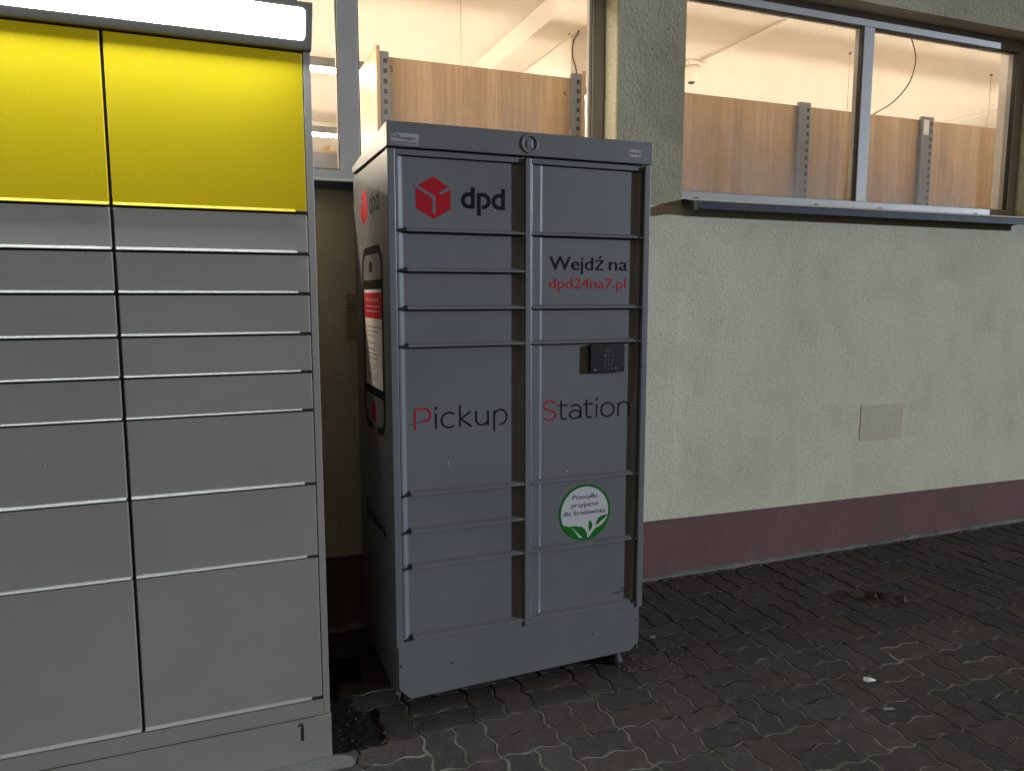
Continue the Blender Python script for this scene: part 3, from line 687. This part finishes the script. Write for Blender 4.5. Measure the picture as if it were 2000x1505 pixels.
# Pickup Station: thin rounded strokes
TH = 0.0062
def strokes(par, m, lines, th=TH):
    mb = MB()
    for l in lines: ribbon(mb, l, th, PR)
    mb.build('lettering', m, par, recalc=False)
B, XH = 1.0535, 0.0575
xm = B+XH/2
strokes(DL[4], M['red_print'], [[(0.642, B), (0.642, B+.0745), (0.672, B+.0745)] + arc(0.677, B+.0515, 0.0225, 0.023, 90, -90, 14) + [(0.663, B+.0285)]])
strokes(DL[4], M['black_print'], [
    [(0.719, B), (0.719, B+XH-.002)], arc(0.719, B+.0745, 0.0022, 0.0022, 0, 360, 10),
    arc(0.7675, xm, 0.0280, 0.0272, 48, 312, 24),
    [(0.809, B), (0.809, B+.082)], [(0.850, B+XH-.002), (0.812, B+.030), (0.8535, B)],
    [(0.8705, B+XH-.002), (0.8705, B+.023)] + arc(0.8935, B+.0245, 0.0230, 0.0215, 180, 330, 14), [(0.917, B), (0.917, B+XH-.002)],
    [(0.941, B-.024), (0.941, B+XH-.003)], [(0.941, B+.040)] + arc(0.9650, xm, 0.0250, 0.0272, 152, -100, 24)])
B = 1.0575; xm = B+XH/2-.001
strokes(DR[3], M['red_print'], [[(1.189, B+.064)] + arc(1.1640, B+.0545, 0.0235, 0.0185, 40, 180, 14) + [(1.145, B+.0445), (1.165, B+.0375), (1.182, B+.0310)] + arc(1.1665, B+.0190, 0.0235, 0.0190, 25, -110, 14) + [(1.138, B+.007)]])
B2 = B-0.001
def tee(x0, xs_, x1): return [[(xs_, B2+.073), (xs_, B2+.016)] + arc(xs_+.013, B2+.0145, 0.013, 0.0135, 180, 290, 10) + [(x1-.004, B2+.005)], [(x0, B2+XH-.003), (x1, B2+XH-.003)]]
strokes(DR[3], M['black_print'], tee(1.198, 1.213, 1.240) + tee(1.306, 1.321, 1.348) + [
    [(1.2525, B2+.049)] + arc(1.2740, B2+.034, 0.0225, 0.0205, 130, 0, 12) + [(1.2965, B2+.0005)],
    arc(1.2715, B2+.0170, 0.0230, 0.0155, -15, 345, 22),
    [(1.3650, B2), (1.3650, B2+XH-.004)], arc(1.3650, B2+.0715, 0.0022, 0.0022, 0, 360, 10),
    arc(1.4130, xm-.001, 0.0285, 0.0268, 0, 360, 30),
    [(1.4610, B2), (1.4610, B2+XH-.004)], [(1.4610, B2+.036)] + arc(1.4850, B2+.0335, 0.0225, 0.0215, 160, 0, 14) + [(1.5075, B2)]])
mb = MB(); ribbon(mb, [(0.625, 1.0735), (0.655, 1.078), (0.672, 1.0835), (0.683, 1.091)], 0.0022, PR2); mb.build('scratch', M['dull_print'], DL[4], recalc=False)
mb = MB(); ribbon(mb, [(0.7605, 0.936), (0.7625, 0.925), (0.7665, 0.914)], 0.0016, PR2); mb.build('scratch', M['white_print'], DL[4], recalc=False)
mb = MB(); ribbon(mb, [(1.2390, 0.8560), (1.2420, 0.8480)], 0.0020, PR2); ribbon(mb, [(1.236, 0.856), (1.244, 0.858)], 0.0020, PR2); mb.build('scratch', M['white_print'], DR[3], recalc=False)
mb = MB(); ribbon(mb, [(0.945, 1.832), (0.946, 1.822)], 0.0022, PR2); mb.build('scratch', M['white_print'], DL[0], recalc=False)
# round green-rimmed sticker
CX, CZ, CR = 1.3185, 0.682, 0.1130
mb = MB(); disc(mb, CX, CZ, CR, PR); rs_ = mb.build('round_sticker', M['green_print'], DR[4], recalc=False); rs_['label'] = 'round green rimmed sticker reading Przesyłki przyjazne dla środowiska'
LF = lambda pts: [(CX+(a-548)/170*0.1125, CZ-(b-410)/188*0.1125) for a, b in pts]
mb = MB(); disc(mb, CX, CZ, CR*0.915, PR2); mb.build('sticker_face', M['white_print'], DR[4], recalc=False)
PR3 = fp(YD-0.0014)
mb = MB()
for lf in ([(396, 484), (425, 487), (455, 503), (480, 528), (498, 558), (512, 580), (497, 574), (470, 568), (440, 546), (415, 518)],
           [(446, 494), (490, 497), (530, 507), (553, 528), (565, 560), (567, 588), (548, 590), (532, 577), (505, 548), (478, 518)],
           [(577, 467), (592, 478), (600, 497), (598, 517), (588, 533), (579, 547), (575, 520), (574, 492)],
           [(706, 441), (680, 441), (655, 447), (637, 460), (626, 482), (625, 510), (648, 490), (675, 468)],
           [(694, 462), (690, 480), (672, 518), (650, 545), (622, 566), (590, 579), (577, 582), (600, 548), (625, 524), (660, 508), (678, 490)]):
    mb.poly([PR3(*p) for p in LF(lf)])
mb.build('leaf_print', M['green_print'], DR[4], recalc=False)
mb = MB(); text(mb, 'Przesyłki', 1.264, 1.373, 0.7365, 0.7560, PR3); text(mb, 'przyjazne', 1.2605, 1.3765, 0.7055, 0.7250, PR3); text(mb, 'dla środowiska', 1.2245, 1.4105, 0.6735, 0.6930, PR3)
mb.build('lettering', M['black_print'], DR[4], recalc=False)
mb = MB(); text(mb, 'swip', 1.444, 1.4850, 0.3285, 0.3385, PR); ribbon(mb, arc(1.4985, 0.3395, 0.0095, 0.0090, 160, -150, 20), 0.0042, PR); mb.build('lettering', M['dull_print'], DR[5], recalc=False)
# keypad
kp = MB(); KX0, KX1, KZ0, KZ1 = 1.3300, 1.4800, 1.2310, 1.3395; YK = YD-0.0195
def rrect(x0, x1, z0, z1, r, n=5):
    p = []
    for (cx_, cz_, a) in ((x1-r, z1-r, 0), (x0+r, z1-r, 90), (x0+r, z0+r, 180), (x1-r, z0+r, 270)): p += arc(cx_, cz_, r, r, a, a+90, n)
    return p
kp.prism(rrect(KX0, KX1, KZ0, KZ1, 0.008), 'y', YK, YD-0.0003); keypad = kp.build('keypad', M['black_plastic'], gl, bevel=0.0015); keypad['label'] = 'black keypad box with small screen'
mb = MB(); mb.poly([(a, YK-0.0006, b) for a, b in rrect(1.390, 1.427, 1.3105, 1.3245, 0.002)]); mb.build('screen', M['dark'], keypad, recalc=False)
ks = '123456789*0#'
for i, ch in enumerate(ks):
    kx = 1.3935+(i % 3)*0.0150; kz = 1.2965-(i//3)*0.0165
    mb = MB(); text(mb, ch, kx-0.0028, kx+0.0028, kz-0.004, kz+0.0040, front(YK-0.0007)); mb.build('key', M['key'], keypad, recalc=False)
mb = MB(); disc(mb, 1.4405, 1.2468, 0.0042, front(YK-0.0007), 16); mb.build('key', M['key'], keypad, recalc=False)
mb = MB(); mb.poly([(1.344, YK-.0007, 1.2405), (1.356, YK-.0007, 1.2435), (1.357, YK-.0007, 1.2465), (1.345, YK-.0007, 1.2425)]); mb.build('brand_mark', M['white_print'], keypad, recalc=False)
# plinth panel, screws, feet
pl = MB(); pl.prism([(0.566, 0.099), (0.610, 0.056), (1.534, 0.076), (1.569, 0.112), (1.569, ZP-0.004), (0.566, ZP-0.006)], 'y', YG+0.008, YG+0.014); plinth = pl.build('plinth_panel', M['grey'], gl, bevel=0.001)
mb = MB(); mb.box(0.567, 0.570, YG+0.0145, YB-0.01, 0.075, 0.262); mb.box(0.5578, 0.5668, YG+0.0145, YG+0.0325, 0.080, 0.2615); mb.box(1.565, 1.568, YG+0.0145, YB-0.01, 0.075, 0.262); mb.build('plinth_side', M['grey'], gl)
for (x, z, r_) in ((0.577, 0.188, 0.0055), (0.767, 0.166, 0.0035), (1.360, 0.177, 0.0035), (1.558, 0.202, 0.0042)):
    mb = MB(); mb.tube([(x, YG+0.0085, z), (x, YG+0.0055, z)], [r_, r_*0.7], 10); mb.build('screw', M['screw'], plinth, smooth=True)
for x, y in ((1.502, 2.625), (0.72, 2.80), (1.50, 3.12), (0.64, 3.12)):
    mb = MB(); mb.tube([(x, y, 0.0), (x, y, 0.006), (x, y, 0.016), (x, y, 0.024), (x, y, 0.080)], [0.029, 0.033, 0.031, 0.023, 0.014], 16); mb.build('levelling_foot', M['rubber'], gl, smooth=True)
# prints on the flank facing the other locker
SX = XL-0.0006; sp_ = side(SX); sp2 = side(SX-0.0004); sp3 = side(SX-0.0008)
cube_logo(side_panel, sp_, sp2, 2.975, 1.8665, 0.0650, 0.0690, M['grey'], -1)
mb = MB(); dpd_word(mb, sp_, 2.872, -1.08, 1.829, 1.03, 0.0125); mb.build('lettering', M['black_print'], side_panel, recalc=False)
mb = MB()
def rr2(a0, a1, b0, b1, r): return rrect(min(a0, a1), max(a0, a1), b0, b1, r, 6)
ph = rr2(3.035, 2.668, 1.022, 1.695, 0.07); ribbon(mb, ph[:21]+[ph[21]], 0.030, sp_); 
k0 = [p for p in ph]
mb = MB()
ribbon(mb, [(2.900, 1.022), (2.960, 1.022)] + arc(2.965, 1.092, 0.07, 0.07, 270, 360, 6)[::1] + [(3.035, 1.62)] + arc(2.965, 1.625, 0.07, 0.07, 0, 90, 6) + [(2.738, 1.695)] + arc(2.738, 1.625, 0.07, 0.07, 90, 180, 6) + [(2.668, 1.10)] + arc(2.738, 1.092, 0.07, 0.07, 180, 270, 6) + [(2.800, 1.022)], 0.030, sp_)
mb.poly([sp_(3.02, 1.550), sp_(2.683, 1.550), sp_(2.683, 1.585), sp_(3.02, 1.585)]); mb.poly([sp_(3.02, 1.146), sp_(2.683, 1.146), sp_(2.683, 1.180), sp_(3.02, 1.180)])
mb.poly([sp_(a, b) for a, b in rr2(2.905, 2.842, 1.614, 1.652, 0.012)])
mb.build('phone_print', M['black_print'], side_panel, recalc=False)
mb = MB(); mb.poly([sp_(3.003, 1.181), sp_(2.689, 1.181), sp_(2.689, 1.549), sp_(3.003, 1.549)]); mb.build('phone_screen_print', M['paper'], side_panel, recalc=False)
mb = MB(); mb.poly([sp2(3.003, 1.441), sp2(2.689, 1.441), sp2(2.689, 1.537), sp2(3.003, 1.537)]); mb.build('red_band_print', M['red_print'], side_panel, recalc=False)
mb = MB(); mb.poly([sp2(a, b) for a, b in arc(2.86, 1.085, 0.036, 0.042, 0, 360, 16)[:-1]]); mb.build('red_mark_print', M['red_print'], side_panel, recalc=False)
mb = MB(); text(mb, 'DPD Pickup Station', 2.975, 2.725, 1.505, 1.518, sp3)
for z in (1.485, 1.466): mb.poly([sp3(2.97, z), sp3(2.72, z), sp3(2.72, z+0.003), sp3(2.97, z+0.003)])
mb.build('lettering', M['white_print'], side_panel, recalc=False)
mb = MB(); rl = random.Random(9)
for z, w_ in ((1.405, .24), (1.388, .22), (1.371, .14), (1.345, .13), (1.320, .16), (1.302, .21), (1.286, .17), (1.262, .17), (1.252, .16), (1.242, .12), (1.228, .18), (1.218, .17), (1.208, .15)):
    a = 2.965
    while a > 2.965-w_:
        l_ = rl.uniform(0.015, 0.05); h_ = 0.006 if z > 1.27 else 0.0035
        mb.poly([sp2(a, z), sp2(a-l_, z), sp2(a-l_, z+h_), sp2(a, z+h_)]); a -= l_+0.008
mb.build('small_print', M['print_grey'], side_panel, recalc=False)
mb = MB(); ribbon(mb, arc(3.045, 0.672, 0.020, 0.020, 0, 360, 16), 0.009, sp_); ribbon(mb, arc(3.045, 0.630, 0.022, 0.020, 0, 360, 16), 0.009, sp_)
rl = random.Random(4); a = 3.005
while a > 2.68:
    l_ = rl.uniform(0.018, 0.035); ribbon(mb, [(a, 0.628), (a, 0.628+rl.choice((.036, .048)))], 0.010, sp_); ribbon(mb, [(a, 0.630), (a-l_*0.7, 0.652)], 0.008, sp_); a -= l_
mb.build('small_print', M['black_print'], side_panel, recalc=False)

# ---------------------------------------------------------------- yellow parcel locker
YY = 2.3976; XYR = 0.2980
yl = empty('parcel_locker', (-0.5, YY+0.3, 0.0), 'pale grey parcel locker with yellow top doors under a glowing white light box', 'parcel locker')
XYL = -1.349
mb = MB(); mb.box(XYL+0.002, XYR-0.002, YY+0.021, YY+0.62, 0.010, 2.30); mb.build('carcass', M['steel'], yl)
mb = MB(); mb.box(XYL+0.004, 0.2765, YY+0.014, YY+0.0205, 0.21, 2.243); mb.build('gap_backing', M['gap_grey'], yl)
mb = MB(); mb.box(0.2765, XYR, YY-0.0005, YY+0.020, 0.1545, 2.2465); mb.box(XYL, XYL+0.0215, YY-0.0005, YY+0.020, 0.1545, 2.2465); mb.box(XYL+0.0215, 0.2765, YY-0.0005, YY+0.020, 0.1545, 0.2080); mb.build('frame', M['steel'], yl, bevel=0.0015)
bs = MB(); bs.box(XYL-0.002, XYR+0.002, YY-0.007, YY+0.03, 0.004, 0.1530); base = bs.build('base_panel', M['steel'], yl, bevel=0.0015)
mb = MB(); mb.prism([(a, b) for a, b in rrect(0.2035, 0.2115, 0.080, 0.128, 0.0038)], 'y', YY-0.0085, YY-0.0068); mb.build('key_slot', M['dark'], base)
mb = MB(); mb.tube([(0.2085, YY-0.0068, 0.137), (0.2085, YY-0.012, 0.137)], 0.006, 12); mb.build('lock_cam', M['screw'], base, smooth=True)
COLS = [(0.2745, -0.2525), (-0.2605, -0.7840), (-0.7920, -1.3255)]
ZY = [2.2450, 1.7747, 1.6516, 1.5309, 1.4084, 1.2897, 1.1688, 0.9325, 0.6935, 0.2135]
for ci, (xr, xl) in enumerate(COLS):
    for k, (a, b_) in enumerate(zip(ZY, ZY[1:])):
        m_ = M['yellow'] if k == 0 else M['steel']
        g = 0.0035; mb = MB()
        mb.box(xl, xr, YY, YY+0.012, b_+g, a-g)
        d = mb.build('door', m_, yl, bevel=0.0028)
        if k == 0: d['label'] = 'yellow top door'
        l = MB(); z0 = b_+0.001; xe = xr-0.034 if ci == 0 else xr-0.002; dp = 0.009 if k else 0.005
        l.prism([(YY-0.0002, z0+0.0108), (YY-dp, z0+0.0035), (YY-dp-0.0006, z0+0.0025), (YY-dp, z0+0.001), (YY-0.0002, z0+0.0005)], 'x', xl+0.002, xe)
        l.build('pull_lip', m_, d, bevel=0.0008)
        if ci == 0:
            n_ = MB(); n_.box(xe+0.001, xr+0.0008, YY-0.0012, YY+0.011, b_-0.0005, b_+0.0065); n_.build('lip_notch', M['dark'], d)
mb = MB(); pY = lambda a, b: (a, YY-0.0006, b)
ribbon(mb, [(-0.459, 1.062), (-0.461, 1.050), (-0.4655, 1.040), (-0.469, 1.031)], 0.0011, pY); ribbon(mb, [(-0.456, 1.066), (-0.458, 1.056)], 0.0011, pY); mb.build('scratch', M['white_print'], yl, recalc=False)
# tilted light box: it leans out over the doors and throws its light down on them
zb0, zt0 = 2.247, 2.362; yb0, yt0 = YY-0.012, YY-0.066
hb = MB(); hb.prism([(yb0, zb0), (yb0-0.006, zb0+0.004), (yt0-0.006, zt0-0.002), (yt0, zt0+0.003), (YY+0.40, zt0+0.003), (YY+0.40, zb0)], 'x', XYL-0.003, XYR+0.003)
hbx = hb.build('light_box_housing', M['steel'], yl, bevel=0.002)
def slope_pt(t, off):                        # point on the tilted face, t = 0 at the bottom edge, 1 at the top
    a = Vector((yb0-0.006, zb0+0.004)); c = Vector((yt0-0.006, zt0-0.002)); p = a+(c-a)*t; nrm = Vector((-(c-a).y, (c-a).x)).normalized()
    if nrm.x > 0: nrm = -nrm
    return p+nrm*off
pts = rrect(XYL+0.012, 0.2795, 0.0, 1.0, 0.012, 5)
fx = []
L_ = (slope_pt(1, 0)-slope_pt(0, 0)).length
hh = L_*0.70; z_off = L_*0.175
fx = rrect(XYL+0.012, 0.2795, z_off, z_off+hh, 0.010, 5)
mb = MB(); mb.poly([(a, slope_pt(b/L_, 0.0004).x, slope_pt(b/L_, 0.0004).y) for a, b in fx])
fa = mb.build('light_panel', M['lightbox'], hbx, recalc=False)
if fa.data.polygons[0].normal.y > 0: fa.data.flip_normals()
mb = MB(); mb.box(XYL+0.05, XYR-0.03, YY+0.02, YY+0.5, zt0+0.0035, zt0+0.06); mb.build('top_cover', M['lamp_housing'], yl, bevel=0.004)

# ---------------------------------------------------------------- footing, litter and grit
ft = MB(); rr_ = random.Random(21)
ed = [(-1.5, 2.325), (0.20, 2.320), (0.300, 2.318), (0.352, 2.312), (0.366, 2.338), (0.362, 2.372), (0.328, 2.392), (0.30, 2.405), (-1.5, 2.405)]
ft.prism(ed, 'z', -0.04, 0.004)
tag(ft.build('concrete_footing', M['footing'], None, bevel=0.004), 'worn strip of pale concrete under the front of the yellow locker', 'footing')
def scrap(name, m, pts, loc, label, cat, h=0.004, group=None):
    mb = MB(); n = len(pts); c = (sum(p[0] for p in pts)/n, sum(p[1] for p in pts)/n)
    rq = random.Random(int(loc[0]*1000)); hs = [rq.uniform(0.0005, h) for _ in pts]
    mb.v += [(p[0], p[1], z_) for p, z_ in zip(pts, hs)] + [(c[0], c[1], h*1.3)] + [(p[0], p[1], z_-0.0006) for p, z_ in zip(pts, hs)] + [(c[0], c[1], h*1.3-0.0006)]
    for i in range(n):
        j = (i+1) % n; mb.f += [(i, j, n), (n+1+j, n+1+i, 2*n+1), (i, n+1+i, n+1+j, j)]
    me = mb.mesh(name); o_ = put(name, me, m, None, loc); return tag(o_, label, cat, group)
scrap('paper_scrap', M['paperwhite'], [(-.020, -.012), (.004, -.016), (.030, -.010), (.012, .002), (.000, .014), (-.014, .016), (-.024, .006)], (2.364, 2.109, 0.004), 'torn white scrap of paper lying on the paving', 'litter', 0.010)
scrap('paper_scrap', M['sticker'], [(-.024, .006), (-.006, .012), (.014, .004), (.024, -.008), (.012, -.012), (-.012, -.004)], (2.262, 1.925, 0.003), 'flattened grey scrap of paper nearest the bottom edge', 'litter', 0.004)
scrap('dead_leaf', M['leaf'], [(-.085, .004), (-.050, -.026), (-.012, -.020), (.018, -.034), (.050, -.010), (.040, .022), (.006, .018), (-.030, .034)], (3.085, 2.735, 0.004), 'curled dark dead leaf on the paving, the left of two', 'leaf', 0.022, 'dead leaves on the paving')
scrap('dead_leaf', M['leaf'], [(-.075, -.006), (-.040, -.030), (-.006, -.018), (.030, -.022), (.056, .010), (.022, .024), (-.012, .014), (-.046, .026)], (3.170, 2.640, 0.004), 'curled dark dead leaf on the paving, the right of two', 'leaf', 0.024, 'dead leaves on the paving')
scrap('paper_scrap', M['footing'], [(-.018, -.006), (.006, -.012), (.020, .002), (.004, .012), (-.014, .008)], (1.765, 2.755, 0.003), 'pale flat crumb of mortar beside the grey locker', 'litter', 0.006)
gr = MB(); rg_ = random.Random(33)
def crumb(x, y, z, s):
    b = len(gr.v); n = 5; a0 = rg_.uniform(0, 6)
    gr.v += [(x+s*rg_.uniform(.7, 1.2)*math.cos(a0+i*2*math.pi/n), y+s*rg_.uniform(.6, 1.1)*math.sin(a0+i*2*math.pi/n), z-0.001) for i in range(n)] + [(x+rg_.uniform(-.3, .3)*s, y, z+s*rg_.uniform(.5, .9))]
    gr.f.extend([(b+i, b+(i+1) % n, b+n) for i in range(n)])
for _ in range(520):
    x = rg_.uniform(0.4, 4.9); y = rg_.uniform(1.5, 3.35); crumb(x, y, 0.0, rg_.choice((.0015, .002, .0025, .003, .004)))
for _ in range(260):
    t_ = rg_.gauss(0, 1); crumb(1.66+rg_.gauss(0, .13), 2.62+rg_.gauss(0, .10), 0.0, rg_.choice((.002, .003, .004, .006)))
for _ in range(40):
    crumb(rg_.uniform(0.31, 0.46), rg_.uniform(2.40, 3.30), 0.002, rg_.choice((.002, .003, .004)))
for _ in range(260):
    crumb(rg_.uniform(1.6, 5.0), YW-0.012-abs(rg_.gauss(0, .022)), 0.002, rg_.choice((.002, .003, .004, .006)))
M['grit'] = stucco('grit', (0.15, 0.145, 0.135), (0.06, 0.06, 0.05), 0.6, 0.002, 200)
tag(gr.build('grit', M['grit'], None, recalc=False), kind='stuff')
